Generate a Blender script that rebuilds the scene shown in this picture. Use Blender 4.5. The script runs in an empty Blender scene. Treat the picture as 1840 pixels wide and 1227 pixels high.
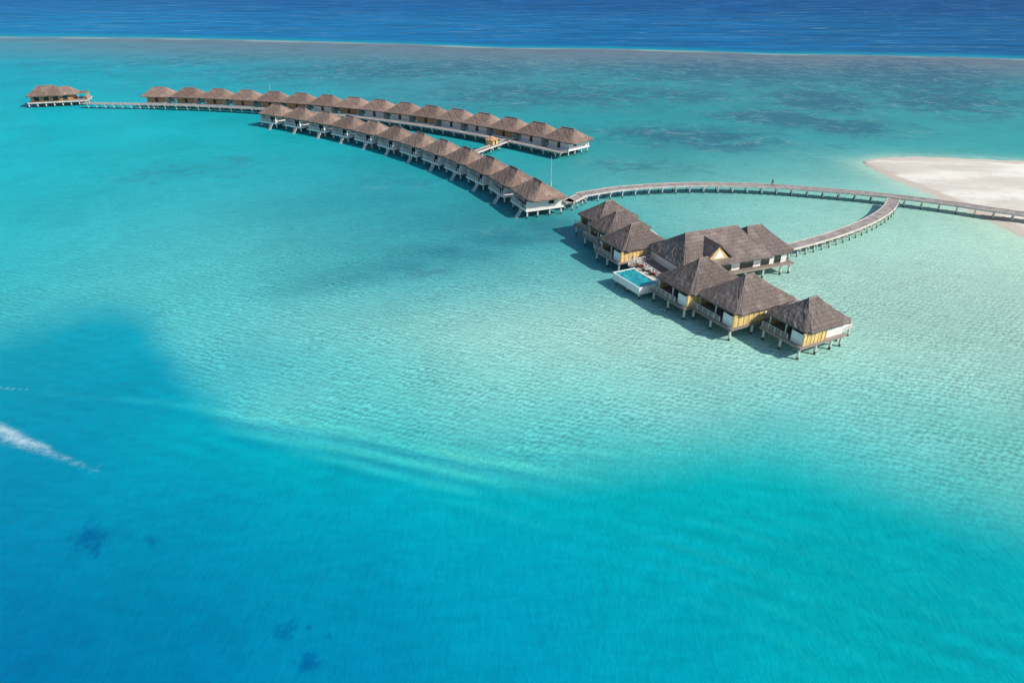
import bpy, math, random
import numpy as np
from mathutils import Vector, Matrix
random.seed(7); rng=np.random.default_rng(7)
H=50.0; F=1243.0; PITCH=math.radians(28.45)
CP,SP=math.cos(PITCH),math.sin(PITCH)
scene=bpy.context.scene; COL=scene.collection
def plan(u,v,z=0.0):
    "plan position (metres) of an image pixel projected onto the plane at height z"
    dx=(u-920)/F; dy=(613.5-v)/F  # u, v are image pixels, cast through the camera model
    ry=CP+dy*SP; rz=-SP+dy*CP
    t=(H-z)/(-rz)
    return (dx*t, ry*t)
# ---------------------------------------------------------------- world / camera / sun
w=bpy.data.worlds.new("World"); scene.world=w; w.use_nodes=True
nt=w.node_tree; bg=nt.nodes['Background']; sky=nt.nodes.new('ShaderNodeTexSky')
sky.sky_type='NISHITA'; sky.sun_disc=False
SUN=Vector((0.92,-0.38,0)).normalized(); EL=math.radians(38)
sky.sun_elevation=EL; sky.sun_rotation=math.atan2(SUN.x,SUN.y)
nt.links.new(sky.outputs[0],bg.inputs[0]); bg.inputs[1].default_value=0.125
sd=Vector((SUN.x*math.cos(EL),SUN.y*math.cos(EL),math.sin(EL)))
L=bpy.data.lights.new("sun","SUN"); L.energy=4.7; L.angle=math.radians(0.5); L.color=(1,0.92,0.80)
lo=bpy.data.objects.new("sun",L); COL.objects.link(lo); lo.rotation_euler=sd.to_track_quat('Z','Y').to_euler(); lo.location=(60,-30,90)
cam=bpy.data.cameras.new("camera"); co=bpy.data.objects.new("camera",cam); COL.objects.link(co)
cam.sensor_width=36; cam.lens=F/1840*36; cam.clip_end=60000; cam.clip_start=0.5
co.location=(0,0,H); co.rotation_euler=(math.pi/2-PITCH,0,0); scene.camera=co
scene.view_settings.view_transform='Standard'; scene.view_settings.look='None'; scene.view_settings.exposure=0
# ---------------------------------------------------------------- material helpers
class NT:
    def __init__(s,name):
        s.m=bpy.data.materials.new(name); s.m.use_nodes=True; s.t=s.m.node_tree; s.n=s.t.nodes
        s.b=s.n['Principled BSDF']; s.out=s.n['Material Output']
    def N(s,t,**k):
        x=s.n.new(t)
        for a,b in k.items(): setattr(x,a,b)
        return x
    def L(s,a,b): s.t.links.new(a,b)
    def val(s,sock,v):
        if isinstance(v,(int,float,tuple,list)): sock.default_value=v
        else: s.L(v,sock)
    def math(s,op,a,b=0.0,c=None,clamp=False):
        x=s.N('ShaderNodeMath',operation=op); x.use_clamp=clamp
        s.val(x.inputs[0],a); s.val(x.inputs[1],b)
        if c is not None: s.val(x.inputs[2],c)
        return x.outputs[0]
    def mix(s,f,a,b,mode='MIX'):
        x=s.N('ShaderNodeMix',data_type='RGBA',blend_type=mode)
        s.val(x.inputs[0],f); s.val(x.inputs[6],a); s.val(x.inputs[7],b); return x.outputs[2]
    def noise(s,vec,scale,detail=3,rough=0.5,dist=0.0):
        x=s.N('ShaderNodeTexNoise'); x.inputs['Scale'].default_value=scale; x.inputs['Detail'].default_value=detail
        x.inputs['Roughness'].default_value=rough; x.inputs['Distortion'].default_value=dist
        s.L(vec,x.inputs['Vector']); return x.outputs[0]
    def mapping(s,vec,rot=(0,0,0),scale=(1,1,1)):
        x=s.N('ShaderNodeMapping'); s.L(vec,x.inputs[0]); x.inputs['Rotation'].default_value=rot; x.inputs['Scale'].default_value=scale
        return x.outputs[0]
    def rng(s,v,a,b,c=0.0,d=1.0):
        x=s.N('ShaderNodeMapRange'); x.interpolation_type='SMOOTHSTEP'
        s.val(x.inputs[0],v)
        for i,q in enumerate((a,b,c,d)): x.inputs[i+1].default_value=q
        return x.outputs[0]
def C(r,g,b): return (r,g,b,1)
def simple(name,c1,c2,scale=2.0,rough=0.8,stretch=(1,1,1),planks=None,bump=0.2,randv=0.12,spec=0.3):
    s=NT(name); tc=s.N('ShaderNodeTexCoord').outputs['Object']
    v=s.mapping(tc,scale=stretch); n=s.noise(v,scale,4,0.6)
    f=s.rng(n,0.3,0.7); col=s.mix(f,C(*c1),C(*c2)); h=n
    if planks:
        axis,per=planks
        sep=s.N('ShaderNodeSeparateXYZ'); s.L(tc,sep.inputs[0]); a=sep.outputs[axis]
        fr=s.math('FRACT',s.math('DIVIDE',a,per))
        gap=s.math('GREATER_THAN',fr,0.86); ce=s.math('FLOOR',s.math('DIVIDE',a,per))
        wn=s.N('ShaderNodeTexWhiteNoise',noise_dimensions='1D'); s.L(ce,wn.inputs['W'])
        tone=s.math('MULTIPLY_ADD',wn.outputs[0],0.3,0.82)
        tone=s.math('MULTIPLY',tone,s.math('MULTIPLY_ADD',gap,-0.5,1.0))
        cc=s.N('ShaderNodeCombineColor'); [s.L(tone,cc.inputs[i]) for i in range(3)]
        col=s.mix(1.0,col,cc.outputs[0],'MULTIPLY')
    oi=s.N('ShaderNodeObjectInfo').outputs['Random']
    hv=s.N('ShaderNodeHueSaturation'); s.L(col,hv.inputs['Color']); s.L(s.math('MULTIPLY_ADD',oi,2*randv,1-randv),hv.inputs['Value'])
    s.L(hv.outputs[0],s.b.inputs['Base Color']); s.b.inputs['Roughness'].default_value=rough
    s.b.inputs['Specular IOR Level'].default_value=spec
    bp=s.N('ShaderNodeBump'); bp.inputs['Strength'].default_value=bump; bp.inputs['Distance'].default_value=0.05
    s.L(h,bp.inputs['Height']); s.L(bp.outputs[0],s.b.inputs['Normal'])
    return s.m
def thatch(name,c1,c2,c3):
    s=NT(name); tc=s.N('ShaderNodeTexCoord').outputs['Object']
    v=s.mapping(tc,scale=(1,1,0.35)); n=s.noise(v,5.0,5,0.7); n2=s.noise(tc,0.45,3,0.5); 
    sep=s.N('ShaderNodeSeparateXYZ'); s.L(tc,sep.inputs[0])
    course=s.math('FRACT',s.math('DIVIDE',s.math('ADD',sep.outputs[2],s.math('MULTIPLY',n,0.12)),0.42))
    col=s.mix(s.rng(n,0.35,0.7),C(*c1),C(*c2)); col=s.mix(s.rng(n2,0.45,0.7,0,0.6),col,C(*c3))
    col=s.mix(s.math('MULTIPLY',s.rng(course,0.0,0.35,1,0),0.3),col,C(c1[0]*.5,c1[1]*.5,c1[2]*.5))
    oi=s.N('ShaderNodeObjectInfo').outputs['Random']
    hv=s.N('ShaderNodeHueSaturation'); s.L(col,hv.inputs['Color']); s.L(s.math('MULTIPLY_ADD',oi,0.34,0.83),hv.inputs['Value'])
    s.L(hv.outputs[0],s.b.inputs['Base Color']); s.b.inputs['Roughness'].default_value=0.95; s.b.inputs['Specular IOR Level'].default_value=0.1
    bp=s.N('ShaderNodeBump'); bp.inputs['Strength'].default_value=0.8; bp.inputs['Distance'].default_value=0.12
    s.L(s.math('ADD',n,s.math('MULTIPLY',course,0.4)),bp.inputs['Height']); s.L(bp.outputs[0],s.b.inputs['Normal'])
    return s.m
M_thA=thatch("thatch_brown",(0.165,0.118,0.098),(0.31,0.225,0.19),(0.38,0.285,0.245))
M_thC=thatch("thatch_grey",(0.12,0.10,0.094),(0.24,0.20,0.19),(0.31,0.26,0.24))
M_cap=simple("thatch_cap",(0.18,0.15,0.135),(0.31,0.26,0.235),4)
M_white=simple("white_paint",(0.76,0.75,0.73),(0.86,0.85,0.83),1.5,0.55,planks=(2,0.22),bump=0.05,randv=0.04)
M_trim=simple("white_trim",(0.74,0.73,0.71),(0.86,0.85,0.83),2,0.5,bump=0.05,randv=0.04)
M_bam=simple("bamboo_fence",(0.66,0.44,0.17),(0.86,0.64,0.30),2,0.6,planks=(0,0.3),randv=0.05)
M_tim=simple("warm_timber",(0.46,0.24,0.12),(0.68,0.40,0.21),2,0.6,planks=(2,0.18))
M_deck=simple("deck_timber",(0.24,0.20,0.17),(0.40,0.34,0.30),3,0.75,planks=(1,0.25))
M_walk=simple("walkway_planks",(0.24,0.21,0.20),(0.41,0.365,0.35),0.8,0.8,randv=0.02)
M_beam=simple("pale_beam",(0.46,0.42,0.39),(0.66,0.62,0.58),1,0.8,randv=0.03)
M_glass=simple("dark_glass",(0.015,0.02,0.025),(0.03,0.045,0.05),1,0.12,bump=0.0,spec=0.5)
M_dark=simple("dark_wood",(0.06,0.04,0.03),(0.11,0.075,0.05),3,0.7)
M_cush=simple("cream_cushion",(0.6,0.57,0.5),(0.75,0.72,0.65),3,0.9)
M_red=simple("red_fabric",(0.25,0.04,0.03),(0.35,0.07,0.05),3,0.9)
M_metal=simple("mast_metal",(0.5,0.5,0.5),(0.65,0.65,0.65),3,0.4)
s=NT("pile_concrete"); g=s.N('ShaderNodeNewGeometry'); sep=s.N('ShaderNodeSeparateXYZ'); s.L(g.outputs['Position'],sep.inputs[0])
n=s.noise(g.outputs['Position'],2.5,3); zz=s.math('MULTIPLY_ADD',n,0.5,sep.outputs[2])
s.L(s.mix(s.rng(zz,0.55,0.85),C(0.05,0.05,0.04),C(0.66,0.63,0.58)),s.b.inputs['Base Color']); s.b.inputs['Roughness'].default_value=0.8; M_post=s.m
s=NT("pool_water"); tc=s.N('ShaderNodeTexCoord').outputs['Object']
vo=s.N('ShaderNodeTexVoronoi'); vo.inputs['Scale'].default_value=1.6; s.L(tc,vo.inputs['Vector'])
s.L(s.mix(s.rng(vo.outputs[0],0.2,0.8),C(0.0,0.22,0.30),C(0.02,0.42,0.46)),s.b.inputs['Base Color']); s.b.inputs['Roughness'].default_value=0.08; M_pool=s.m
s=NT("coral_sand"); g=s.N('ShaderNodeNewGeometry'); sep=s.N('ShaderNodeSeparateXYZ'); s.L(g.outputs['Position'],sep.inputs[0])
n=s.noise(g.outputs['Position'],0.5,6,0.65); n2=s.noise(s.mapping(g.outputs['Position'],rot=(0,0,0.5),scale=(0.3,1,1)),0.07,4,0.6)
zz=s.math('MULTIPLY_ADD',s.math('SUBTRACT',n2,0.5),0.25,sep.outputs[2])
dry=s.mix(s.rng(n2,0.38,0.62),C(0.60,0.57,0.50),C(0.81,0.785,0.72)); dry=s.mix(s.rng(n,0.5,0.75,0,0.5),dry,C(0.48,0.45,0.39))
c=s.mix(s.rng(zz,0.26,0.40),C(0.58,0.525,0.45),dry); c=s.mix(s.rng(zz,-0.03,0.06),C(0.46,0.66,0.60),c)
s.L(c,s.b.inputs['Base Color']); s.b.inputs['Roughness'].default_value=0.95; M_sand=s.m
bp=s.N('ShaderNodeBump'); bp.inputs['Strength'].default_value=0.35; bp.inputs['Distance'].default_value=0.2; s.L(n,bp.inputs['Height']); s.L(bp.outputs[0],s.b.inputs['Normal'])
# ---------------------------------------------------------------- mesh helpers
def mk(name,verts,faces,mat,smooth=False):
    me=bpy.data.meshes.new(name); me.from_pydata([tuple(v) for v in verts],[],faces); me.materials.append(mat); me.update()
    if smooth: me.polygons.foreach_set('use_smooth',[True]*len(me.polygons))
    return me
class B:
    def __init__(s): s.v=[]; s.f=[]
    def box(s,x0,x1,y0,y1,z0,z1,M=None):
        o=len(s.v); P=[(x0,y0,z0),(x1,y0,z0),(x1,y1,z0),(x0,y1,z0),(x0,y0,z1),(x1,y0,z1),(x1,y1,z1),(x0,y1,z1)]
        if M is not None: P=[tuple(M@Vector(p)) for p in P]
        s.v+=P; s.f+=[tuple(o+i for i in q) for q in ((0,3,2,1),(4,5,6,7),(0,1,5,4),(1,2,6,5),(2,3,7,6),(3,0,4,7))]; return s
    def cyl(s,x,y,z0,z1,r,n=10,r2=None):
        o=len(s.v); r2=r if r2 is None else r2
        for z,rr in((z0,r),(z1,r2)):
            for i in range(n): a=2*math.pi*i/n; s.v.append((x+rr*math.cos(a),y+rr*math.sin(a),z))
        for i in range(n): j=(i+1)%n; s.f.append((o+i,o+j,o+n+j,o+n+i))
        s.f.append(tuple(o+n+i for i in range(n))); s.f.append(tuple(o+i for i in reversed(range(n)))); return s
    def beam(s,p,q,r,n=6):
        p=Vector(p); q=Vector(q); d=(q-p).normalized(); a=d.orthogonal().normalized(); b=d.cross(a); o=len(s.v)
        for c in(p,q):
            for i in range(n): t=2*math.pi*i/n; s.v.append(tuple(c+a*r*math.cos(t)+b*r*math.sin(t)))
        for i in range(n): j=(i+1)%n; s.f.append((o+i,o+j,o+n+j,o+n+i))
        s.f.append(tuple(o+i for i in reversed(range(n)))); s.f.append(tuple(o+n+i for i in range(n))); return s
    def mesh(s,name,mat): return mk(name,s.v,s.f,mat)
def thing(name,label,cat,loc=(0,0,0),rot=0,group=None):
    e=bpy.data.objects.new(name,None); e.empty_display_size=0.5; COL.objects.link(e); e.location=loc; e.rotation_euler=(0,0,rot)
    e["label"]=label; e["category"]=cat
    if group: e["group"]=group
    return e
def part(name,me,parent,loc=(0,0,0),rot=0,label=None):
    o=bpy.data.objects.new(name,me); COL.objects.link(o); o.parent=parent; o.location=loc; o.rotation_euler=(0,0,rot)
    if label: o["label"]=label
    return o
def copy_tree(root,loc,rot):
    def rec(o,par):
        c=o.copy(); COL.objects.link(c)
        if par is not None: c.parent=par
        for ch in list(o.children): rec(ch,c)
        return c
    r=rec(root,None); r.location=loc; r.rotation_euler=(0,0,rot); return r
def prof(t): return t*1.12-0.12*t*t
def roof_mesh(name,hx,hy,rh,ze,za,mat,cx=0,cy=0,n=9,m=12,th=0.32,seed=0):
    rr=random.Random(seed); V=[];Fc=[]
    def ring(t,z,jit=0.0,sc=0.0):
        ax=rh+(hx-rh)*t+sc; ay=0.02+(hy-0.02)*t+sc; P=[]
        k=0.45*t  # rounded eave corners
        cs=[(-ax,-ay),(ax,-ay),(ax,ay),(-ax,ay)]
        for q in range(4):
            a=cs[q]; b=cs[(q+1)%4]
            for i in range(m):
                f=i/m; x=a[0]+(b[0]-a[0])*f; y=a[1]+(b[1]-a[1])*f
                if i==0: x-=math.copysign(k,x); y-=math.copysign(k,y)
                P.append((cx+x+rr.uniform(-jit,jit),cy+y+rr.uniform(-jit,jit),z+rr.uniform(-jit,jit)))
        return P
    rings=[]
    for k in range(n+1):
        t=k/n; z=za-(za-ze)*prof(t)
        rings.append(ring(t,z,0.0 if k==0 else 0.06))
    rings.append(ring(1,ze-th,0.06,-0.06)); rings.append(ring(0.80,ze+0.05,0)); rings.append(ring(0.02,za-0.5,0))
    for r in rings: V+=r
    q=4*m
    for k in range(len(rings)-1):
        for i in range(q):
            j=(i+1)%q; Fc.append((k*q+i,(k+1)*q+i,(k+1)*q+j,k*q+j))
    Fc.append(tuple(range(q)))
    return mk(name,V,Fc,mat)
def cap_mesh(hx,hy,rh,ze,za,cx=0,cy=0):
    b=B(); 
    def pt(sx,sy,t): return (cx+sx*(rh+(hx-rh)*t-.45*t),cy+sy*(0.02+(hy-0.02)*t-.45*t),za-(za-ze)*prof(t))
    b.beam((cx-rh-0.15,cy,za+0.02),(cx+rh+0.15,cy,za+0.02),0.17)
    for sx in(-1,1):
        for sy in(-1,1):
            pr=pt(sx,sy,0)
            for k in range(1,5):
                q=pt(sx,sy,k/4); b.beam(pr,q,0.08); pr=q
    return b.mesh("ridge_cap",M_cap)
POST={}
def post_mesh(z1,r=0.19):
    k=(z1,r)
    if k not in POST: POST[k]=B().cyl(0,0,-2.0,z1,r,10,r*0.95).mesh("support_post",M_post)
    return POST[k]
def add_posts(root,xs,ys,z1=1.5,r=0.19):
    for x in xs:
        for y in ys: part("support_post",post_mesh(z1,r),root,(x,y,0))
def rail(b,pts,z,h=0.95,step=1.1):
    for a,c in zip(pts[:-1],pts[1:]):
        d=math.hypot(c[0]-a[0],c[1]-a[1]); n=max(1,int(d/step))
        b.beam((a[0],a[1],z+h),(c[0],c[1],z+h),0.06,4)
        b.beam((a[0],a[1],z+h*.66),(c[0],c[1],z+h*.66),0.045,4); b.beam((a[0],a[1],z+h*.4),(c[0],c[1],z+h*.4),0.045,4); b.beam((a[0],a[1],z+h*.15),(c[0],c[1],z+h*.15),0.045,4)
        for i in range(n+1):
            x=a[0]+(c[0]-a[0])*i/n; y=a[1]+(c[1]-a[1])*i/n; b.box(x-.06,x+.06,y-.06,y+.06,z-0.05,z+h)
    return b
# ---------------------------------------------------------------- curves
def crom(P,step):
    P=[Vector(p) for p in P]; out=[]
    for i in range(len(P)-1):
        p0=P[max(i-1,0)]; p1=P[i]; p2=P[i+1]; p3=P[min(i+2,len(P)-1)]; n=max(1,int(round((p2-p1).length/step)))
        for k in range(n):
            t=k/n; out.append(0.5*((2*p1)+(p2-p0)*t+(2*p0-5*p1+4*p2-p3)*t*t+(3*p1-p0-3*p2+p3)*t**3))
    out.append(P[-1]); return out
def resamp(P,n):
    L_=[0]
    for a,b in zip(P[:-1],P[1:]): L_.append(L_[-1]+(b-a).length)
    out=[]
    for k in range(n+1):
        q=L_[-1]*k/n; i=max(j for j in range(len(L_)) if L_[j]<=q+1e-9); i=min(i,len(P)-2)
        f=(q-L_[i])/max(1e-9,L_[i+1]-L_[i]); out.append(P[i].lerp(P[i+1],min(1,f)))
    return out
up=[(1550,293),(1554,287),(1575,283),(1620,280),(1700,282),(1840,288),(2000,296),(2300,312)]
dn=[(1550,293),(1558,301),(1590,319),(1640,341),(1690,364),(1760,394),(1840,432),(2000,500),(2300,610)]
U=resamp(crom([plan(*p) for p in up],2),150); D=resamp(crom([plan(*p) for p in dn],2),150)
# ---------------------------------------------------------------- water sheet
def lin(c):
    c=np.array(c,float)/255.; return np.where(c<=0.04045,c/12.92,((c+0.055)/1.055)**2.4)
def polar(x,y):
    return np.degrees(np.arctan2(x,y)), np.degrees(np.arctan2(H,np.hypot(x,y)))
SH=[ # lagoon colours over shoal ground, read by eye at image pixels
(0,110,0,152,192),(400,110,50,140,176),(900,118,66,138,166),(1400,125,62,138,166),(1840,135,46,136,164),
(0,150,0,165,194),(300,150,25,162,186),(700,145,55,148,170),(1100,150,54,148,166),(1500,155,68,143,163),(1840,160,56,148,166),
(0,200,0,176,199),(200,210,0,180,197),(1200,200,40,157,171),(1500,200,54,147,165),(1840,210,46,155,169),
(0,250,0,180,204),(300,250,14,175,194),(450,230,8,169,187),(1100,250,32,152,167),(1250,250,40,140,160),(1500,260,46,153,168),(1840,250,46,156,169),
(0,300,0,174,198),(300,300,24,165,186),(550,290,24,165,184),(750,310,28,159,178),(900,250,28,159,174),(1100,300,64,162,172),(1400,300,70,168,176),(1700,255,70,178,183),
(0,350,12,179,201),(300,350,38,169,190),(600,350,40,163,184),(800,360,40,155,174),
(0,400,32,180,200),(300,400,66,181,197),(600,400,60,165,183),(780,420,46,151,172),(900,410,52,154,170),(1000,400,58,158,172),(1200,370,100,184,190),(1400,370,130,203,202),(1540,370,142,206,204),(1700,400,165,216,206),(1840,440,165,212,202),
(0,470,38,180,200),(150,480,50,178,198),(300,480,84,189,199),(520,480,74,178,190),(700,470,56,160,178),(820,500,74,170,184),(900,460,68,168,182),(980,500,116,190,195),(1500,470,154,206,203),(1840,520,160,206,202),
(350,570,74,183,197),(600,580,110,193,199),(900,580,138,203,204),(1150,600,151,207,205),(1350,650,149,205,203),(1600,600,153,205,201),(1840,620,147,202,200),
(420,670,52,176,197),(600,680,95,193,200),(900,690,126,202,204),(1200,700,122,200,203),(1500,710,122,197,200),(1840,720,128,196,196),
(700,740,72,188,199),(1000,760,84,191,200),(1500,760,84,187,197),(1840,810,94,189,190)]
DP=[(0,540,12,160,192),(0,600,0,148,186),(150,560,0,153,188),(250,600,0,156,190),(0,700,0,138,180),(200,700,0,145,184),(400,760,0,162,190),
(600,800,0,169,191),(900,820,10,176,190),(1200,800,6,177,188),(1500,830,14,175,184),(1840,880,32,175,178),
(0,800,0,136,183),(300,850,0,147,187),(0,900,0,128,180),(300,930,0,140,185),(600,900,0,155,189),(900,910,0,163,188),(1200,900,0,169,187),(1500,920,0,167,184),(1840,950,0,165,179),
(0,1000,0,121,177),(300,1010,0,133,182),(600,1000,0,144,186),(900,1000,0,153,188),(1200,1000,0,162,187),(1500,1010,0,166,184),(1840,1020,0,159,179),
(0,1100,0,113,172),(300,1110,0,125,178),(600,1100,0,136,183),(900,1110,0,145,186),(1200,1110,0,157,186),(1500,1110,0,166,184),(1840,1100,0,161,180),
(0,1225,0,106,167),(300,1225,0,118,174),(600,1225,0,130,180),(900,1225,0,142,184),(1200,1225,0,154,185),(1500,1225,0,165,184),(1840,1225,0,163,182)]
DP=[(u,v,r,g+6*max(0,1-u/1500),b+1) for u,v,r,g,b in DP]
OC=[(0,2,0,97,168),(600,2,0,88,158),(1200,2,0,84,152),(1840,2,8,77,142),(0,40,0,118,182),(600,45,0,108,173),(1200,55,0,100,165),(1840,60,8,92,152),
(0,60,0,125,186),(600,66,0,112,177),(1200,80,0,102,166),(1840,88,8,94,155)]
def prep(T):
    T=np.array(T,float); x=[];y=[]
    for u,v in T[:,:2]:
        a,b=plan(u,v); x.append(a); y.append(b)
    th,ph=polar(np.array(x),np.array(y)); return th,ph,lin(T[:,2:5])
def field(T,th,ph,st=11.,sp=3.2):
    a,b,c=prep(T); out=np.zeros((len(th),3)); 
    for i in range(0,len(th),20000):
        d=((th[i:i+20000,None]-a)/st)**2+((ph[i:i+20000,None]-b)/sp)**2
        d-=d.min(1,keepdims=True); wt=np.exp(-d*1.4); out[i:i+20000]=(wt@c)/wt.sum(1,keepdims=True)
    return out
tha=np.concatenate([np.linspace(-180,-46,40,endpoint=False),np.linspace(-46,46,620),np.linspace(46,180,41)[1:-1]])
pha=np.concatenate([[89.5,80],np.linspace(74,60,16,endpoint=False),np.linspace(60,10,330,endpoint=False),np.linspace(10,2,170,endpoint=False),np.geomspace(2,0.1,26)])
TH,PH=np.meshgrid(tha,pha); nr,nc=TH.shape; R=H/np.tan(np.radians(PH))
X=(R*np.sin(np.radians(TH))).ravel(); Y=(R*np.cos(np.radians(TH))).ravel(); th=TH.ravel(); ph=PH.ravel()
sh=field(SH,th,ph); dp=field(DP,th,ph); oc=field(OC,th,ph,14,1.0)
def sn(x,y,k):
    o=np.zeros_like(x); r=np.random.default_rng(int(k*1000)+3)
    for i in range(7):
        a=r.uniform(0,6.28); f=k*r.uniform(0.6,2.2); o+=np.sin((x*np.cos(a)+y*np.sin(a))*f+r.uniform(0,6.28))/(1+0.5*i)
    return o/2.6
def curve(pts):
    P=[plan(u,v) for u,v in pts]; a,b=polar(np.array([p[0] for p in P]),np.array([p[1] for p in P])); return a,b
def ss(a,b,x): q=np.clip((x-a)/(b-a),0,1); return q*q*(3-2*q)
ba,bb=curve([(-400,600),(0,570),(70,548),(140,533),(200,530),(245,541),(278,565),(302,600),(330,645),(370,688),(430,722),(500,742),(600,762),(700,777),(830,800),(1000,803),(1150,785),(1300,758),(1400,762),(1500,785),(1650,835),(1840,878),(2300,950)])
side=ph-np.interp(th,ba,bb)
def pdist(a,b,ba,bb,asp=1.0):
    dist=np.full(len(a),1e9)
    for i in range(len(ba)-1):
        px,py=ba[i],bb[i]; ex,ey=ba[i+1]-px,bb[i+1]-py
        t=np.clip(((a-px)*ex+(b-py)*ey)/(ex*ex+ey*ey+1e-12),0,1)
        dist=np.minimum(dist,np.hypot(a-px-t*ex,b-py-t*ey))
    return dist
dist=pdist(th,ph,ba,bb)
sd_=np.where(side>0,dist,-dist)+sn(X,Y,0.09)*0.5+sn(X,Y,0.35)*0.28+sn(X,Y,0.9)*0.12
wid=np.interp(th,[-40,-28,-15,0,15,35],[2.5,2.6,4.0,4.3,4.6,5])
t=np.clip((sd_/wid+0.45)/1.5,0,1); t=t*t*(3-2*t)
col=sh*(1-t[:,None])+dp*t[:,None]
def blobs(lst):
    m=np.zeros(len(th))
    for u,v,du,dv,k in lst:
        cx,cy=plan(u,v); a0,b0=polar(np.array([cx]),np.array([cy])); x2,y2=plan(u+du,v); x3,y3=plan(u,v+dv)
        a1,_=polar(np.array([x2]),np.array([y2])); _,b1=polar(np.array([x3]),np.array([y3]))
        q=((th-a0)/(a1-a0))**2+((ph-b0)/(b1-b0))**2
        m=np.maximum(m,k*np.exp(-q))
    return m
# seagrass band and darker ground
grass=blobs([(980,405,70,18,1),(900,430,100,18,1),(810,455,100,18,1),(720,480,100,16,1),(640,500,90,14,.9),(560,518,80,12,.6),(800,395,140,30,.6),(650,360,150,25,.45),(1090,420,40,20,.4)])*(0.85+0.45*sn(X,Y,0.16)+0.2*sn(X,Y,0.5))
col=col*(1-np.clip(grass,0,1)[:,None]*np.array([0.50,0.36,0.27]))
# swell crests across the drop-off: bright line and shaded side painted into the colour
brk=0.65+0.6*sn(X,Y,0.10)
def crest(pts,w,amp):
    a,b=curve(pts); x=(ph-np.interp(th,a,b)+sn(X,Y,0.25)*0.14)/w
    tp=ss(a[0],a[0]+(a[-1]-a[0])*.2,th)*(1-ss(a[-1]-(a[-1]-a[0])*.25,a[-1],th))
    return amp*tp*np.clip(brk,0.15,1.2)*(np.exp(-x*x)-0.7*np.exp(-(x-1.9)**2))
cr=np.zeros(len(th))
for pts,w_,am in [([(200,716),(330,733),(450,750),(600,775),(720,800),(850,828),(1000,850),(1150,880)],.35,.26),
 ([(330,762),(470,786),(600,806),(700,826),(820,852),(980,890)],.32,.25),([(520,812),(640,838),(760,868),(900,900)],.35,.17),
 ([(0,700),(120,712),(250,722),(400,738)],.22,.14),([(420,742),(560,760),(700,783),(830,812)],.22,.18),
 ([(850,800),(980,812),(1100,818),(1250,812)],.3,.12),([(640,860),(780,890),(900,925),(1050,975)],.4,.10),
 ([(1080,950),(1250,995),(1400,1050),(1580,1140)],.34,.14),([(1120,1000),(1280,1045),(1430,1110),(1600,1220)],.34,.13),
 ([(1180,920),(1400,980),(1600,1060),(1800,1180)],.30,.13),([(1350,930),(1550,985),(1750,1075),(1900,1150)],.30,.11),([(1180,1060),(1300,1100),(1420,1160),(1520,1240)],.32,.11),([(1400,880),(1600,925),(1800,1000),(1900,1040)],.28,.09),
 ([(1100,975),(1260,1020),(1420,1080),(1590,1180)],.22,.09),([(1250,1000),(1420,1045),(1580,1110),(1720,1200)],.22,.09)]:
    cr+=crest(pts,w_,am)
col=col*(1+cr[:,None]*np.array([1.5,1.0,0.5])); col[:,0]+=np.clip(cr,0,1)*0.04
hb=np.exp(-pdist(X,Y,np.array([p.x for p in D[::3]]),np.array([p.y for p in D[::3]]))/5.0)*0.6
hb=np.maximum(hb,np.exp(-pdist(X,Y,np.array([p.x for p in U[::3]]),np.array([p.y for p in U[::3]]))/3.0)*0.45)
col=col*(1-hb[:,None])+lin((190,224,212))*hb[:,None]
ea,eb=curve([(-600,58),(0,68),(460,74),(920,88),(1380,98),(1840,107),(2500,120)])
d=np.interp(th,ea,eb)-ph+sn(X,Y,0.012)*0.05+sn(X,Y,0.05)*0.015
reef=blobs([(1250,248,210,24,1.0),(1400,212,170,16,1.0),(1470,182,130,26,1.0),(1640,140,260,40,1.),(1300,130,440,32,.85),(1500,225,160,18,1.),(1700,180,220,34,.9),(1000,170,330,32,.75),(1200,170,170,20,.75),
 (900,425,160,22,.4),(700,490,200,16,.4),(700,330,160,30,.32),(300,310,160,24,.3),(750,125,450,26,.75),(1150,300,140,14,.6),(350,110,320,20,.5),(430,300,100,30,.3),(1230,360,60,16,.35)])
far=np.clip(reef,0,1)*(1-ss(14,18,ph)); col=col*(1-far[:,None]*np.array([0.05,0.20,0.16]))
flat=lin((98,124,148)); wflat=ss(-1.9,-0.3,d)*(0.68+0.24*ss(-40,20,th))*(0.4+0.6*ss(-42,-25,th))
col=col*(1-wflat[:,None])+flat*wflat[:,None]
brn=np.exp(-((d+0.14)/0.07)**2)*0.45; col=col*(1-brn[:,None])+lin((112,116,132))*brn[:,None]
om=ss(0.0,0.10,d); turq=lin((0,146,184)); o2=turq*(1-ss(0.05,0.36,d))[:,None]+oc*ss(0.05,0.36,d)[:,None]
col=col*(1-om[:,None])+o2*om[:,None]
lw=np.exp(-((d+0.0)/0.04)**2)*0.75*(0.25+0.75*ss(-0.3,0.5,sn(X,Y,0.05))); col=col*(1-lw[:,None])+lin((150,188,190))*lw[:,None]
ocean=ss(0.2,0.6,d)
spot=blobs([(165,972,46,42,.95),(272,972,16,22,.9),(516,1130,30,24,.95),(553,1128,10,9,.9),(593,1143,9,8,.8),(553,1192,28,32,.95),(230,960,18,10,.6)])
def streak(pts,w0,w1,k0,k1):
    a,b=curve(pts); f=np.clip((th-a[0])/(a[-1]-a[0]),0,1); dd=pdist(th,ph,a,b); ww=w0+(w1-w0)*f
    return (k0+(k1-k0)*f)*np.exp(-(dd/ww)**2)
foam=np.maximum(streak([(-120,735),(-40,758),(0,772),(40,792),(85,808)],1.1,.55,.95,.6),streak([(60,802),(100,816),(140,832),(175,846)],.5,.35,.55,.38))
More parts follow.
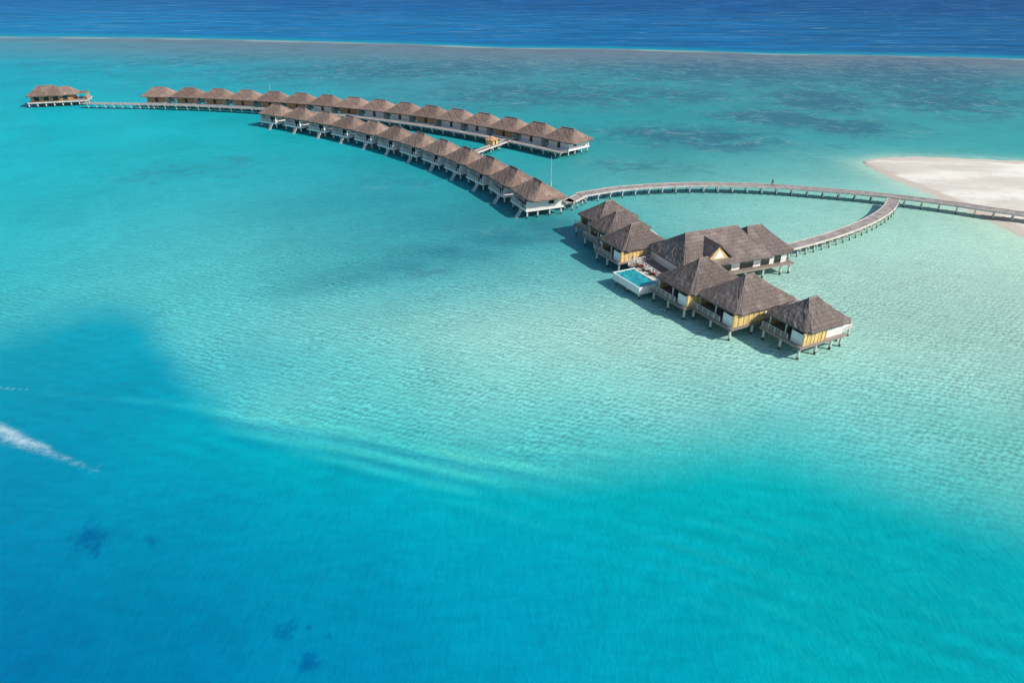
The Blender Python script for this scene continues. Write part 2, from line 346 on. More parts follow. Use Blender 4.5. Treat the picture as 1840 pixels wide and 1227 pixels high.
foam=np.maximum(foam,streak([(-60,694),(0,697),(52,700)],.15,.08,.85,.5)); foam=np.maximum(foam,streak([(160,850),(180,836)],.25,.2,.42,.35))
swell=blobs([(450,770,260,40,.5),(750,810,300,50,.5),(1050,860,250,60,.5),(1350,1000,350,110,.7),(1700,1120,300,120,.7),(200,720,200,15,.4),(100,650,150,60,.25),(1200,900,200,60,.4)])
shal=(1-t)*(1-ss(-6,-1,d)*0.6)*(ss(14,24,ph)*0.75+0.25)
K=np.array([0.96,1.08,1.20]); col=np.clip(col/K,0.0,0.9)
me=bpy.data.meshes.new("water"); nv=nr*nc
me.vertices.add(nv); me.vertices.foreach_set('co',np.stack([X,Y,np.zeros_like(X)],1).astype(np.float32).ravel())
i,j=np.meshgrid(np.arange(nr-1),np.arange(nc),indexing='ij'); j2=(j+1)%nc
q=np.stack([i*nc+j,i*nc+j2,(i+1)*nc+j2,(i+1)*nc+j],-1).reshape(-1,4); nf=len(q)
me.loops.add(nf*4+nc); me.polygons.add(nf+1)
li=np.concatenate([q.ravel(),np.arange(nc)[::-1]]).astype(np.int32)
me.loops.foreach_set('vertex_index',li); me.polygons.foreach_set('loop_start',np.append(np.arange(nf)*4,nf*4).astype(np.int32))
me.update(calc_edges=True); me.validate()
def attr(n,a4):
    A=me.attributes.new(n,'FLOAT_COLOR','POINT'); A.data.foreach_set('color',np.ascontiguousarray(a4,dtype=np.float32).ravel())
one=np.ones(nv)
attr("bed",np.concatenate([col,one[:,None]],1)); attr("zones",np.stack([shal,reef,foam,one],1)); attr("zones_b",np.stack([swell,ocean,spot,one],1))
me.polygons.foreach_set('use_smooth',[True]*len(me.polygons))
if me.polygons[1000].normal.z<0: me.flip_normals()
wo=bpy.data.objects.new("water",me); COL.objects.link(wo); wo["kind"]="structure"; wo["label"]="clear turquoise lagoon water deepening to dark blue ocean"; wo["category"]="water"
s=NT("lagoon_water"); s.n.remove(s.b)
P=s.N('ShaderNodeNewGeometry').outputs['Position']
def at(n): return s.N('ShaderNodeAttribute',attribute_name=n)
bed=at("bed").outputs['Color']
z1=s.N('ShaderNodeSeparateColor'); s.L(at("zones").outputs['Color'],z1.inputs[0])
z2=s.N('ShaderNodeSeparateColor'); s.L(at("zones_b").outputs['Color'],z2.inputs[0])
shl,rf,fm=z1.outputs; sw,ocn,spt=z2.outputs
def mulc(c,f):
    cc=s.N('ShaderNodeCombineColor'); [s.L(f,cc.inputs[i]) for i in range(3)]; return s.mix(1.0,c,cc.outputs[0],'MULTIPLY')
def waves(rot,wl,dist,det,dsc):
    x=s.N('ShaderNodeTexWave',wave_type='BANDS',bands_direction='Y'); s.L(s.mapping(P,rot=(0,0,rot)),x.inputs[0])
    x.inputs['Scale'].default_value=0.314/wl; x.inputs['Distortion'].default_value=dist; x.inputs['Detail'].default_value=det; x.inputs['Detail Scale'].default_value=dsc
    return s.math('SUBTRACT',x.outputs[1],0.5)
big=s.noise(P,0.035,5,0.62,0.4); c=mulc(bed,s.rng(big,0.25,0.75,0.91,1.09))
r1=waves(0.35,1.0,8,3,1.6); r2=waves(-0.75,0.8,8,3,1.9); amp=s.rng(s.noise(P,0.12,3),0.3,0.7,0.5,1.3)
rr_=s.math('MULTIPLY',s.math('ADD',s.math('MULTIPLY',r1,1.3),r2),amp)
c=mulc(c,s.math('MULTIPLY_ADD',s.math('MULTIPLY',rr_,shl),0.26,1.0))  # caustic light network and sand ripples painted into the shallow water colour
wv=waves(0.40,2.6,6,3,0.4)
lf=s.noise(s.mapping(P,rot=(0,0,0.27),scale=(0.3,1,1)),0.12,2)
wf=s.math('MULTIPLY',wv,s.math('MULTIPLY',sw,s.rng(lf,0.35,0.65)))
c=mulc(c,s.math('MULTIPLY_ADD',wf,0.34,1.0))
ow=s.noise(s.mapping(P,rot=(0,0,0.3),scale=(0.4,1,1)),0.8,4,0.65,0.4)
c=mulc(c,s.math('MULTIPLY_ADD',s.rng(ow,0.3,0.7,-1,1),0.065,1.0))
# reef patches
rn=s.noise(P,0.085,7,0.74,0.6); thr=s.math('MULTIPLY_ADD',rf,-0.20,0.585)
pm=s.rng(s.math('SUBTRACT',rn,thr),-0.03,0.09); rn2=s.noise(P,0.5,4,0.7)
pm=s.math('MULTIPLY',pm,s.math('MULTIPLY',s.rng(rf,0.03,0.25),s.rng(rn2,0.3,0.6,0.5,1)))
dfar=s.rng(rf,0.3,0.8,0.35,0.80)
c=s.mix(s.math('MULTIPLY',pm,dfar),c,C(0.03,0.125,0.205))
rl=s.noise(P,0.13,5,0.7,1.0); c=s.mix(s.math('MULTIPLY',s.math('MULTIPLY',s.rng(rl,0.52,0.66),s.rng(rf,0.1,0.6)),0.30),c,C(0.25,0.40,0.40))
sn_=s.noise(P,0.5,6,0.75,1.5); sm=s.rng(s.math('ADD',spt,s.math('MULTIPLY',s.math('SUBTRACT',sn_,0.5),2.2)),0.3,1.15)
c=s.mix(s.math('MULTIPLY',s.math('MULTIPLY',sm,s.rng(spt,0.05,0.4)),0.68),c,C(0.0,0.08,0.26))
on=s.noise(s.mapping(P,rot=(0,0,0.15),scale=(0.25,1,1)),0.05,5,0.65,0.6); c=mulc(c,s.math('MULTIPLY_ADD',s.math('MULTIPLY',s.rng(on,0.3,0.7,-1,1),ocn),0.26,1.0))
on2=s.noise(s.mapping(P,rot=(0,0,-0.06),scale=(0.2,1,1)),0.07,7,0.78,1.3)
c=s.mix(s.math('MULTIPLY',s.math('MULTIPLY',s.rng(on2,0.50,0.70),ocn),0.6),c,C(0.12,0.32,0.47))
# foam
fn=s.noise(P,1.8,9,0.82,0.8); fn3=s.noise(s.mapping(P,rot=(0,0,0.5),scale=(0.5,1,1)),0.6,5,0.7,1.0)
fq=s.rng(s.math('ADD',s.math('MULTIPLY',fm,0.42),s.math('MULTIPLY',s.math('ADD',fn,fn3),0.5)),0.58,1.03)
c=s.mix(s.math('MULTIPLY',fq,s.rng(fm,0.02,0.7,0,0.9)),c,C(0.66,0.78,0.83))
df=s.N('ShaderNodeBsdfDiffuse'); s.L(c,df.inputs[0])
gl=s.N('ShaderNodeBsdfGlossy'); gl.inputs['Roughness'].default_value=0.22
w1=s.noise(s.mapping(P,rot=(0,0,0.4),scale=(1,0.5,1)),1.3,5,0.6,0.4)
bp=s.N('ShaderNodeBump'); bp.inputs['Strength'].default_value=0.7; bp.inputs['Distance'].default_value=0.18; s.L(w1,bp.inputs['Height'])
bp2=s.N('ShaderNodeBump'); bp2.inputs['Strength'].default_value=0.5; bp2.inputs['Distance'].default_value=0.18; s.L(w1,bp2.inputs['Height'])
s.L(bp.outputs[0],gl.inputs['Normal']); s.L(bp2.outputs[0],df.inputs['Normal'])
fr=s.N('ShaderNodeFresnel'); fr.inputs[0].default_value=1.25; s.L(bp.outputs[0],fr.inputs['Normal'])
fac=s.math('MINIMUM',s.math('MULTIPLY',fr.outputs[0],0.6),0.07)
mx=s.N('ShaderNodeMixShader'); s.L(fac,mx.inputs[0]); s.L(df.outputs[0],mx.inputs[1]); s.L(gl.outputs[0],mx.inputs[2]); s.L(mx.outputs[0],s.out.inputs[0])
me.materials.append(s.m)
# ---------------------------------------------------------------- sandbank
V=[];Fc=[];nt_=60
for i in range(151):
    for k in range(nt_+1):
        t_=k/nt_; p=U[i].lerp(D[i],t_); wd=(U[i]-D[i]).length
        e=min(t_,1-t_)*wd; e2=min(e,i*1.2)
        z=-0.12+1.0*(1-math.exp(-max(0,e2)/11))+0.07*math.sin(p.x*.23+p.y*.11)*min(1,e/4)+0.04*math.sin(p.x*.9+1.3*p.y)*min(1,e/3)
        V.append((p.x,p.y,z))
for i in range(150):
    for k in range(nt_): a=i*(nt_+1)+k; Fc.append((a,a+1,a+nt_+2,a+nt_+1))
sm_=mk("sandbank",V,Fc,M_sand,True)
if sm_.polygons[2000].normal.z<0: sm_.flip_normals()
so=bpy.data.objects.new("sandbank",sm_); COL.objects.link(so); so["kind"]="structure"; so["label"]="pale coral sand spit rising from the lagoon"; so["category"]="beach"
# ---------------------------------------------------------------- jetties
ZD=2.0
def jetty(pts,width,label,group=None,step=3.6,name="jetty",white=False):
    P=crom([Vector((p[0],p[1])) for p in pts],1.2); P=resamp(P,max(2,int(sum((b-a).length for a,b in zip(P[:-1],P[1:]))/1.2)))
    root=thing(name,label,"jetty",(P[0].x,P[0].y,0),0,group); o=P[0]
    T=[(P[min(i+1,len(P)-1)]-P[max(i-1,0)]).normalized() for i in range(len(P))]
    def strip(o0,o1,z0,z1,nm,mat):
        V=[];Fc=[]
        for p,t in zip(P,T):
            n=Vector((-t.y,t.x)); a=p+n*o0-o; b=p+n*o1-o
            V+=[(a.x,a.y,z0),(b.x,b.y,z0),(b.x,b.y,z1),(a.x,a.y,z1)]
        for i in range(len(P)-1):
            for k in range(4): Fc.append((i*4+k,i*4+(k+1)%4,i*4+4+(k+1)%4,i*4+4+k))
        e=(len(P)-1)*4; Fc+=[(0,1,2,3),(e,e+3,e+2,e+1)]
        m=mk(nm,V,Fc,mat); import bmesh; bm=bmesh.new(); bm.from_mesh(m); bmesh.ops.recalc_face_normals(bm,faces=bm.faces); bm.to_mesh(m); bm.free(); return m
    h=width/2; em=M_trim if white else M_beam; et=0.55 if white else 0.10
    part("deck",strip(-h,h,ZD-0.15,ZD,"deck",M_trim if white else M_walk),root)
    part("edge_beam",strip(h+.003,h+.16,ZD-0.30,ZD+et,"edge_beam",em),root); part("edge_beam",strip(-h-.16,-h-.003,ZD-0.30,ZD+et,"edge_beam",em),root)
    k=max(1,int(round(step/1.2))); cnt=0; extra=[]; cb=B().box(-h-0.45,h+0.45,-0.12,0.12,ZD-0.58,ZD-0.32).mesh("cross_beam",M_beam)
    for i in range(k//2,len(P),k):
        n=Vector((-T[i].y,T[i].x)); c=P[i]-o; a=math.atan2(n.y,n.x)
        if cnt<100: part("cross_beam",cb,root,(c.x,c.y,0),a)
        for sg in(-1,1):
            q=c+n*sg*(h-0.15)
            if cnt<100: part("support_post",post_mesh(1.45,0.15),root,(q.x,q.y,0)); cnt+=1
            else: extra.append(q)
    if extra:
        b=B(); [b.cyl(q.x,q.y,-2,1.45,.15) for q in extra]; e=part("support_posts",b.mesh("support_posts",M_post),root); e["kind"]="stuff"
    return root
JG="raised walkways between the villas"
arc=[plan(u,v,ZD) for u,v in [(1040,350),(1070,345),(1110,339),(1170,334),(1250,331),(1330,332),(1400,335),(1480,341),(1550,347),(1600,352),(1650,358),(1720,367),(1780,376),(1850,386),(1930,400)]]
jetty(arc,2.8,"long curved grey timber walkway on piles reaching the sandbank",JG,3.6)
br=[plan(u,v,ZD) for u,v in [(1606,357),(1596,374),(1570,392),(1530,410),(1480,427),(1440,438),(1396,449)]]
jetty(br,2.3,"curved timber walkway on piles leading to the large villa",JG,2.4)
# ---------------------------------------------------------------- villas
def window_part(root,x0,x1,ya,yb,z0,z1):
    "glass pane and frame lying on a wall whose outer face is at ya, proud toward yb"
    sg=1 if yb>ya else -1; a,b_=sorted((ya+sg*.003,ya+sg*.05)); c_,d_=sorted((ya+sg*.003,ya+sg*.09))
    wnd=part("window",B().box(x0,x1,a,b_,z0,z1).mesh("window",M_glass),root)
    f=B(); f.box(x0-.1,x0,c_,d_,z0-.1,z1+.1); f.box(x1,x1+.1,c_,d_,z0-.1,z1+.1); f.box(x0,x1,c_,d_,z1,z1+.1); f.box(x0,x1,c_,d_,z0-.1,z0)
    part("frame",f.mesh("frame",M_trim),wnd)
RZ=7.3
def entrance(mat):
    z=2.1; b=B(); b.box(-3.9,-3.75,-3.95,-0.6,z-.01,4.5); b.box(-3.9,-3.75,0.6,3.95,z-.01,4.5); b.box(-3.9,-3.75,-0.6,0.6,4.0,4.5)
    return b.mesh("entrance_wall",mat)
ENT_T=entrance(M_tim); ENT_W=entrance(M_white)
def row_villa(seed,name,label,group):
    root=thing(name,label,"villa",group=group); z=2.1
    part("deck",B().box(-4.3,5.0,-4.3,4.3,z-.22,z).mesh("deck",M_deck),root)
    b=B(); b.box(-4.4,5.1,4.303,4.4,z-.42,z+.04); b.box(-4.4,5.1,-4.4,-4.303,z-.42,z+.04); b.box(5.003,5.1,-4.3,4.3,z-.42,z+.04); b.box(-4.4,-4.303,-4.3,4.3,z-.42,z+.04)
    part("deck_fascia",b.mesh("deck_fascia",M_trim),root)
    add_posts(root,(-3.9,-1,2.0,4.6),(-3.9,0,3.9),z-.22,0.2)
    b=B(); b.box(-3.9,2.8,3.95,4.1,z-.01,4.5); b.box(-3.9,2.8,-4.1,-3.95,z-.01,4.5)
    b.box(2.65,2.8,-3.95,-1.2,z-.01,4.5); b.box(2.65,2.8,1.6,3.95,z-.01,4.5); b.box(2.65,2.8,-1.2,1.6,4.0,4.5)
    part("wall",b.mesh("wall",M_white),root)
    part("entrance_wall",ENT_T,root)
    part("door",B().box(-3.85,-3.8,-0.6,0.6,z,4.0).mesh("door",M_dark),root)
    part("sliding_door",B().box(2.68,2.73,-1.2,1.6,z,4.0).mesh("sliding_door",M_glass),root)
    window_part(root,-2.0,-0.6,4.1,5,2.8,3.9); window_part(root,-2.0,-0.6,-4.1,-5,2.8,3.9)
    part("privacy_screen",B().box(2.803,4.9,3.98,4.1,z-.01,4.0).mesh("privacy_screen",M_white),root)
    part("privacy_screen",B().box(2.803,4.5,-4.1,-3.98,z-.01,4.0).mesh("privacy_screen",M_white),root)
    b=rail(B(),[(4.95,4.1),(4.95,2.9)],z); rail(b,[(4.95,1.7),(4.95,-4.2),(4.5,-4.2)],z)
    part("railing",b.mesh("railing",M_trim),root)
    b=B()
    for k in range(8): b.box(5.15+k*.22,5.35+k*.22,1.8,2.8,1.72-k*.25,1.80-k*.25)
    b.beam((5.15,1.75,1.9),(6.9,1.75,-0.3),.06,4); b.beam((5.15,2.85,1.9),(6.9,2.85,-0.3),.06,4)
    part("stairs",b.mesh("stairs",M_trim),root)
    r=part("roof",roofs['a'][0],root,rot=math.pi/2)
    part("ridge_cap",roofs['a'][1],r)
    return root
roofs={'a':(roof_mesh("roof",5.9,4.7,2.0,4.45,RZ,M_thA,seed=3),cap_mesh(5.9,4.7,2.0,4.45,RZ)),
       'b':(roof_mesh("roof",6.4,5.3,2.5,4.4,RZ,M_thA,seed=4),cap_mesh(6.4,5.3,2.5,4.4,RZ))}
A=[(970,324),(923,301),(881,282),(838,266),(799,251),(759,239),(716,228),(673,218),(629,209),(584,201),(541,194),(499,188)]
Bc=[(1025,231),(968,220),(917,211),(868,204),(821,197),(776,191),(732,185),(686,180),(638,175),(590,171),(541,168),(491,165),(441,162),(391,160),(341,158),(288,157)]
def smoothpath(px,z):
    P=np.array([plan(u,v,z) for u,v in px]); t=np.arange(len(P))/(len(P)-1)
    fx=np.polyfit(t,P[:,0],3); fy=np.polyfit(t,P[:,1],3); Q=np.stack([np.polyval(fx,t),np.polyval(fy,t)],1)
    dx=np.polyval(np.polyder(fx),t); dy=np.polyval(np.polyder(fy),t); T=np.stack([dx,dy],1); T/=np.linalg.norm(T,axis=1,keepdims=True)
    return Q,T
QA,TA=smoothpath(A,RZ); QB,TB=smoothpath(Bc,RZ)
GA="overwater villas along the walkways"
pa=row_villa(3,"overwater_villa","brown thatched overwater villa with white walls on piles",GA)
jA=[];jB=[]
for i,(q,t_) in enumerate(zip(QA,TA)):
    n=Vector((-t_[1],t_[0])); fr_=n if n.x<0 else -n; rot=math.atan2(fr_.y,fr_.x)+random.uniform(-.03,.03)
    loc=(q[0],q[1],0)
    o=pa if i==0 else copy_tree(pa,loc,rot); o.location=loc; o.rotation_euler=(0,0,rot)
    if i==0: o["label"]="end villa with white slatted wall beside walkway junction"
    else: o["label"]="brown thatched overwater villa with white walls on piles"
    jA.append((q[0]-fr_.x*7.0,q[1]-fr_.y*7.0)); 
for i,(q,t_) in enumerate(zip(QB,TB)):
    n=Vector((-t_[1],t_[0])); fr_=n if n.y>0 else -n; rot=math.atan2(fr_.y,fr_.x)+random.uniform(-.03,.03)
    o=copy_tree(pa,(q[0],q[1],0),rot); wh=i<10 and i%3!=2
    o["label"]="brown thatched overwater villa with white slatted entrance wall" if wh else "brown thatched overwater villa with warm timber entrance wall"
    for ch in o.children:
        if ch.name.startswith("roof"): ch.data=roofs['b'][0]; ch.children[0].data=roofs['b'][1]
        if ch.name.startswith("entrance_wall") and wh: ch.data=ENT_W
    jB.append((q[0]-fr_.x*7.2,q[1]-fr_.y*7.2))
tb=Vector(jB[0])-Vector(jB[1]); tb.normalize()
ta=Vector(jA[0])-Vector(jA[1]); ta.normalize()
endA=(jA[0][0]+ta.x*3,jA[0][1]+ta.y*3)
jetty([endA]+jA[1:]+[plan(468,190,ZD)],2.4,"straight timber walkway on piles behind the villa row",JG,3.6)
jetty([(arc[0][0]+.5,arc[0][1]-.4),(endA[0]-.6,endA[1]+.8)],2.4,"short timber walkway joining villa row and curved walkway",JG,2.4)
jetty([(jB[0][0]+tb.x*5,jB[0][1]+tb.y*5)]+jB,2.4,"timber walkway on piles in front of villa entrances",JG,4.8)
pend=jB[-1]; jetty([pend,plan(200,186,ZD),plan(150,185,ZD)],2.2,"narrow timber walkway on piles out to the pavilion",JG,3.6)
lk0=Vector(jA[4]); lk1=Vector(plan(912,252,ZD)); jetty([tuple(lk0),tuple(lk1)],2.0,"short timber link walkway between two villa rows",JG,4.8)
hp=lk0.lerp(lk1,.6)
hut=thing("walkway_hut","small tan timber hut with thatched roof on walkway","hut",(hp.x,hp.y+2.4,0),math.atan2((lk1-lk0).y,(lk1-lk0).x))
part("floor",B().box(-1.7,1.7,-1.7,1.7,1.72,1.97).mesh("floor",M_deck),hut); add_posts(hut,(-1.4,1.4),(-1.4,1.4),1.72,.15)
b=B(); b.box(-1.3,1.3,-1.3,-1.2,1.96,3.6); b.box(-1.3,1.3,1.2,1.3,1.96,3.6); b.box(-1.3,-1.2,-1.2,1.2,1.96,3.6); b.box(1.2,1.3,-1.2,1.2,1.96,3.6); part("wall",b.mesh("wall",M_bam),hut)
part("door",B().box(-.4,.4,-1.36,-1.303,2.0,3.4).mesh("door",M_dark),hut)
part("roof",roof_mesh("roof",1.8,1.8,.2,3.5,4.4,M_tim,seed=5,th=.12,m=5,n=4),hut)
# ---------------------------------------------------------------- far pavilion
px,py=plan(97,192,0); pv=thing("pavilion","wide thatched pavilion with warm timber walls at walkway end","pavilion",(px,py+5,0),0.32)
part("deck",B().box(-10.2,11,-5.5,5.2,1.75,2.0).mesh("deck",M_deck),pv); b=B(); b.box(-10.3,11.1,-5.62,-5.503,1.55,2.04); b.box(11.003,11.1,-5.5,5.2,1.55,2.04); part("deck_fascia",b.mesh("deck_fascia",M_beam),pv)
add_posts(pv,(-10,-7,-4,-1,2,5,8,10.5),(-5.2,0,4.8),1.75,.22)
b=B(); b.box(-9,5.5,-3.9,-3.7,1.99,4.6); b.box(-9,5.5,3.7,3.9,1.99,4.6); b.box(-9.2,-9.0,-3.9,3.9,1.99,4.6); b.box(5.5,5.7,-3.9,3.9,1.99,4.6); part("wall",b.mesh("wall",M_tim),pv)
for k in range(4): part("window",B().box(-8+k*3.4,-6.2+k*3.4,-3.96,-3.903,2.3,4.0).mesh("window",M_glass),pv)
r=part("roof",roof_mesh("roof",6.9,5.8,3.0,4.4,7.5,M_thA,cx=-3.6,seed=8),pv); part("ridge_cap",cap_mesh(6.9,5.8,3.0,4.4,7.5,cx=-3.6),r)
r=part("roof",roof_mesh("roof",4.4,4.8,1.4,4.42,6.9,M_thA,cx=3.2,seed=9),pv); part("ridge_cap",cap_mesh(4.4,4.8,1.4,4.42,6.9,cx=3.2),r)
b=B(); b.box(7.2,10.6,-2.0,4.5,4.2,4.3); [b.box(x-.08,x+.08,y-.08,y+.08,2.0,4.2) for x in(7.4,10.4) for y in(-1.8,4.3)]; b.box(10.5,10.6,-1.7,4.2,2.0,3.6); part("shade_canopy",b.mesh("shade_canopy",M_tim),pv)
# ---------------------------------------------------------------- front cluster
a_=Vector((0.46,-0.888)); r_=Vector((0.888,0.46)); FR=math.atan2(-r_.y,-r_.x)
def big_villa(apx,hx,hy,za,label,seed):
    x,y=plan(apx[0],apx[1],za); root=thing("lagoon_villa",label,"villa",(x,y,0),FR,"grey thatched villas on piles around the pool deck")
    e=hx+0.7; z=2.2; ez=4.5
    part("deck",B().box(-hx+.6,e,-hy+.5,hy-.3,z-.22,z).mesh("deck",M_deck),root)
    b=B(); b.box(-hx+.5,e+.1,hy-.297,hy-.2,z-.38,z+.04); b.box(-hx+.5,e+.1,-hy+.4,-hy+.497,z-.38,z+.04); b.box(e+.003,e+.1,-hy+.5,hy-.3,z-.38,z+.04); part("deck_fascia",b.mesh("deck_fascia",M_cap),root)
    add_posts(root,(-hx+1,-hx/3,hx/3,e-.4),(-hy+.9,0,hy-.7),z-.22,.2)
    yw=hy-.75; x1=1.2
    b=B(); b.box(-hx+1,x1,yw-.15,yw,z-.01,ez+.1); b.box(-hx+1,x1,-yw,-yw+.15,z-.01,ez+.1); b.box(-hx+1,-hx+1.15,-yw+.15,yw-.15,z-.01,ez+.1)
    b.box(x1-.15,x1,-yw+.15,-yw+.9,z-.01,ez+.1); b.box(x1-.15,x1,yw-.9,yw-.15,z-.01,ez+.1); b.box(x1-.15,x1,-yw+.9,yw-.9,4.2,ez+.1)
    part("wall",b.mesh("wall",M_white),root)
    part("sliding_door",B().box(x1-.12,x1-.06,-yw+.9,yw-.9,z,4.2).mesh("sliding_door",M_glass),root)
    b=B(); b.box(x1-1,e-.45,yw+.15,yw+.27,z-.01,4.0)
    for k in range(7): xx=x1-.9+(e-.6-x1+.9)*k/6; b.box(xx-.06,xx+.06,yw+.1,yw+.34,z-.01,4.13)
    b.box(x1-1,e-.45,yw+.11,yw+.31,4.003,4.1); b.box(x1-1,e-.45,yw+.11,yw+.31,3.1,3.2)
    part("bamboo_fence",b.mesh("bamboo_fence",M_bam),root)
    part("privacy_screen",B().box(e-.57,e-.453,yw-1.9,yw+.14,z-.01,3.95).mesh("privacy_screen",M_white),root)
    part("privacy_screen",B().box(x1+.3,e-.573,yw-2.0,yw-1.88,z-.01,3.95).mesh("privacy_screen",M_white),root)
    part("privacy_screen",B().box(x1+.003,e-1.6,-yw,-yw+.12,z-.01,3.95).mesh("privacy_screen",M_bam),root)
    part("railing",rail(B(),[(e-.1,yw-2.2),(e-.1,-hy+.6)],z,.9).mesh("railing",M_beam),root)
    for py_ in(-yw+.2,-.2,yw-.1): part("column",B().box(hx-.7,hx-.5,py_-.09,py_+.09,z-.01,ez).mesh("column",M_trim),root)
    r=part("roof",roof_mesh("roof",hx,hy,.8,ez-.1,za,M_thC,seed=seed,m=16),root); part("ridge_cap",cap_mesh(hx,hy,.8,ez-.1,za),r)
    return root
lab="grey thatched villa with bamboo fenced deck on piles"
big_villa((1095,361),5.2,4.3,7.4,lab,11); big_villa((1114,379),5.3,4.3,7.4,lab,12); big_villa((1141,402),5.4,4.4,7.6,lab,13)
big_villa((1264,464),6.0,4.7,8.0,"grey thatched villa with bamboo fence beside the pool deck",14); big_villa((1347,493),6.3,4.9,8.0,lab,15)
big_villa((1461,534),4.7,4.2,7.4,"end villa with bamboo screens and small corner deck",16)
mr=math.atan2(0.37,0.93); mh=thing("main_house","large grey thatched house with gable window on piles","house",(36.0,119.3,0),mr)
part("deck",B().box(-12.5,14.5,-6.6,6.6,1.95,2.2).mesh("deck",M_deck),mh)
add_posts(mh,(-12,-8,-4,0,4,8,12,14),(-6,-2,2,6),1.95,.22)
b=B(); b.box(-8.6,13.2,-5.4,-5.2,4.1,4.6); b.box(-8.6,13.2,5.2,5.4,2.19,4.6); b.box(-8.8,-8.6,-5.4,5.4,2.19,4.6); b.box(13.2,13.4,-5.4,5.4,2.19,4.6)
for x0,x1 in((-8.6,-6),(-3,-1.5),(1.2,3),(6,7.6),(9.6,10.6),(12.2,13.2)): b.box(x0,x1,-5.4,-5.2,2.19,4.1)
part("wall",b.mesh("wall",M_white),mh)
for x0,x1 in((-6,-3),(-1.5,1.2),(3,6),(7.6,9.6),(10.6,12.2)): part("window",B().box(x0,x1,-5.33,-5.27,2.2,4.1).mesh("window",M_glass),mh)
r=part("roof",roof_mesh("roof",9.6,6.8,5.6,4.4,8.3,M_thC,cx=0,seed=21,m=22,n=12),mh); part("ridge_cap",cap_mesh(9.6,6.8,5.6,4.4,8.3),r)
r=part("roof",roof_mesh("roof",5.4,6.2,1.6,4.43,7.8,M_thC,cx=9.6,seed=22),mh); part("ridge_cap",cap_mesh(5.4,6.2,1.6,4.43,7.8,cx=9.6),r)
gx=-2.2; w_=2.8; y1=-5.9; zr=7.7; zb=5.3
V=[(gx-w_,y1,zb),(gx,y1,zr),(gx+w_,y1,zb),(gx-w_,0,zb),(gx,0,zr),(gx+w_,0,zb)]
V+=[(x,y,z-.3) for x,y,z in V]
Fc=[(0,1,4,3),(1,2,5,4),(6,9,10,7),(7,10,11,8),(0,6,7,1),(1,7,8,2),(3,4,10,9),(4,5,11,10),(0,3,9,6),(2,8,11,5)]
part("gable_roof",mk("gable_roof",V,Fc,M_thC),mh)
gy=y1+.2; V=[(gx-w_+.4,gy,zb-.6),(gx,gy,zr-.4),(gx+w_-.4,gy,zb-.6)]; V+=[(x,y+.12,z) for x,y,z in V]
part("gable_panel",mk("gable_panel",V,[(0,2,1),(3,4,5),(0,1,4,3),(1,2,5,4),(2,0,3,5)],M_bam),mh)
V=[(gx-1.1,gy-.05,zb-.1),(gx,gy-.05,zr-1.0),(gx+1.1,gy-.05,zb-.1)]; V+=[(x,y+.047,z) for x,y,z in V]
part("gable_window",mk("gable_window",V,[(0,2,1),(3,4,5),(0,1,4,3),(1,2,5,4),(2,0,3,5)],M_trim),mh)
b=rail(B(),[(-12.4,6.4),(-12.4,-6.4),(-8.8,-6.4)],2.2); part("railing",b.mesh("railing",M_trim),mh)
# pool
pc=[plan(1105,491,2.2),plan(1150,518,2.2),plan(1190,507,2.2),plan(1142,482,2.2)]
cx=sum(p[0] for p in pc)/4; cy=sum(p[1] for p in pc)/4
pl=thing("swimming_pool","white raised plunge pool with turquoise water on piles","pool",(cx,cy,0),FR)
X0,X1,Y0,Y1=-2.6,2.6,-3.9,3.9; b=B(); q_=.2
b.box(X0,X1,Y0,Y0+q_,1.0,2.3); b.box(X0,X1,Y1-q_,Y1,1.0,2.3); b.box(X0,X0+q_,Y0+q_,Y1-q_,1.0,2.3); b.box(X1-q_,X1,Y0+q_,Y1-q_,1.0,2.3); b.box(X0+q_,X1-q_,Y0+q_,Y1-q_,1.0,1.2)
part("basin",b.mesh("basin",M_trim),pl); part("pool_water",B().box(X0+q_,X1-q_,Y0+q_,Y1-q_,1.2,2.2).mesh("pool_water",M_pool),pl)
part("step",B().box(X0+.35,X0+1.1,Y0+.6,Y1-.6,2.0,2.28).mesh("step",M_cush),pl)
add_posts(pl,(-2.1,2.1),(-3.4,0,3.4),1.0,.2)
mid=(Vector(plan(1141,402,8))+Vector(plan(1265,463,8)))/2
pd=thing("pool_deck","timber pool terrace on piles between two villas","deck",(mid.x,mid.y,0),FR)
part("deck",B().box(-3,4.2,-5.2,5.2,1.9,2.16).mesh("deck",M_deck),pd); add_posts(pd,(-2,1,3.8),(-4.6,0,4.6),1.9,.18)
part("railing",rail(B(),[(4.1,-5.1),(-1,-5.1)],2.16).mesh("railing",M_trim),pd)
def lounger(loc,rot,mat,lab):
    t=thing("sun_lounger",lab,"lounger",loc,rot,"sun loungers on the terrace")
    part("frame",B().box(-1,1,-.35,.35,.22,.30).box(-.9,-.8,-.3,-.2,0,.22).box(-.9,-.8,.2,.3,0,.22).box(.8,.9,-.3,-.2,0,.22).box(.8,.9,.2,.3,0,.22).mesh("frame",M_dark),t)
    M=Matrix.Translation((.3,0,.303))@Matrix.Rotation(-.6,4,'Y')
    part("cushion",B().box(-.95,.28,-.32,.32,.303,.40).box(0,.75,-.32,.32,0,.09,M).mesh("cushion",mat),t)
def loc_in(root,x,y,z):
    c,s_=math.cos(root.rotation_euler[2]),math.sin(root.rotation_euler[2]); return (root.location.x+c*x-s_*y,root.location.y+s_*x+c*y,z)
for k in range(3): lounger(loc_in(pd,2.8,-3.2+k*2.0,2.162),FR,M_red if k!=1 else M_cush,"red cushioned sun lounger on timber terrace" if k!=1 else "cream cushioned sun lounger on timber terrace")
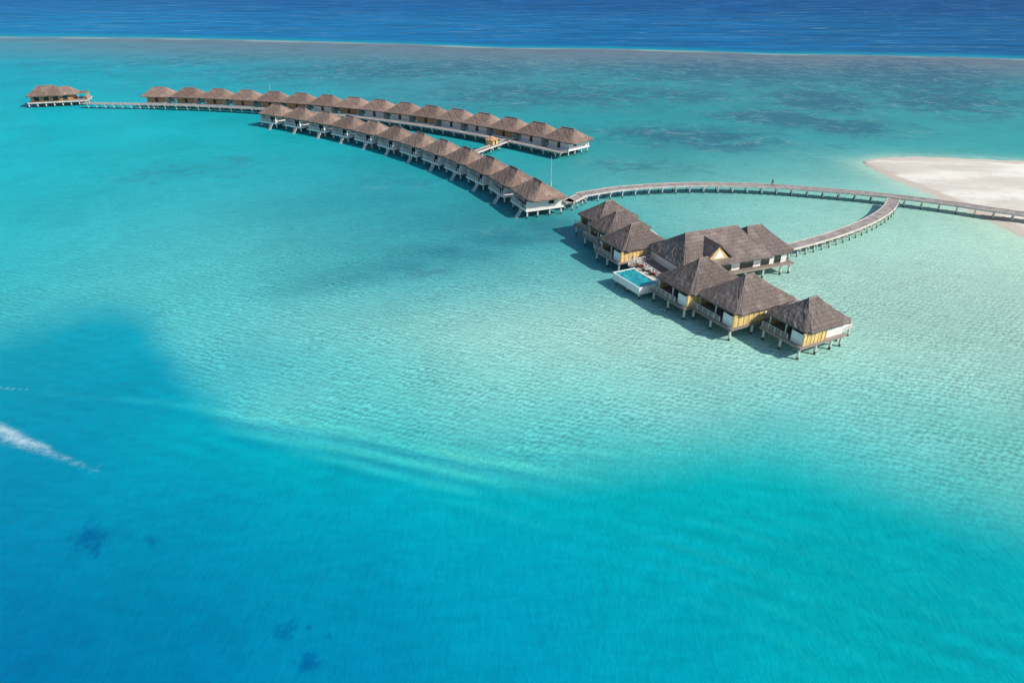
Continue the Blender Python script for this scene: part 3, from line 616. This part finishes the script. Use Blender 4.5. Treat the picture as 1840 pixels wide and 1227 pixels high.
c1=Vector(plan(1095,361,7.8)); c6=Vector(plan(1462,532,7.6)); m3=Vector(plan(1141,402,8)); m4=Vector(plan(1265,463,8.2)); m5=Vector(plan(1350,491,8.3))
jetty([tuple(c1+r_*6.8-a_*3),tuple(m3+r_*7.0)],3.2,"white edged terrace behind the thatched villas",JG,3.6,white=True)
jetty([tuple(m4+r_*7.6),tuple(m5+r_*7.8),tuple(c6+r_*6.0+a_*2)],3.2,"white edged terrace beside the villas",JG,3.6,white=True)
for (u,v,zt) in((990,328,7.5),(489,186,8.5)):
    x,y=plan(u,v,2.0); m=thing("flag_mast","thin pale metal mast standing on walkway","mast",(x,y,1.0),0,"metal masts by the walkways")
    part("pole",B().cyl(0,0,0,zt,.07,8,.04).mesh("pole",M_metal),m); part("base_plate",B().cyl(0,0,0,.9,.16,8).mesh("base_plate",M_metal),m)
x,y=plan(1387,334,ZD); pr=thing("person","person in dark clothes walking along the timber walkway","person",(x,y,ZD),0.3)
mp=bpy.data.meshes.new("body"); J=[(0,0,.95),(0,0,1.2),(0,0,1.42),(0,0,1.52),(0,0,1.68),(-.1,0,.9),(-.14,.12,.5),(-.14,.05,.06),(.1,0,.9),(.14,-.12,.5),(.14,-.25,.06),(-.2,0,1.38),(-.27,-.05,1.1),(-.26,-.15,.88),(.2,0,1.38),(.27,.05,1.1),(.26,.1,.86),(-.14,-.1,.03),(.14,-.38,.05)]
E=[(0,1),(1,2),(2,3),(3,4),(0,5),(5,6),(6,7),(0,8),(8,9),(9,10),(2,11),(11,12),(12,13),(2,14),(14,15),(15,16),(7,17),(10,18)]
Rd=[.15,.14,.15,.06,.11,.1,.075,.05,.1,.075,.05,.06,.05,.035,.06,.05,.035,.04,.04]
mp.from_pydata(J,E,[]); po=part("body",mp,pr); md=po.modifiers.new("s","SKIN")
for i,r0 in enumerate(Rd): mp.skin_vertices[0].data[i].radius=(r0,r0)
mp.skin_vertices[0].data[0].use_root=True; po.modifiers.new("b","SUBSURF").levels=1; mp.materials.append(M_dark)
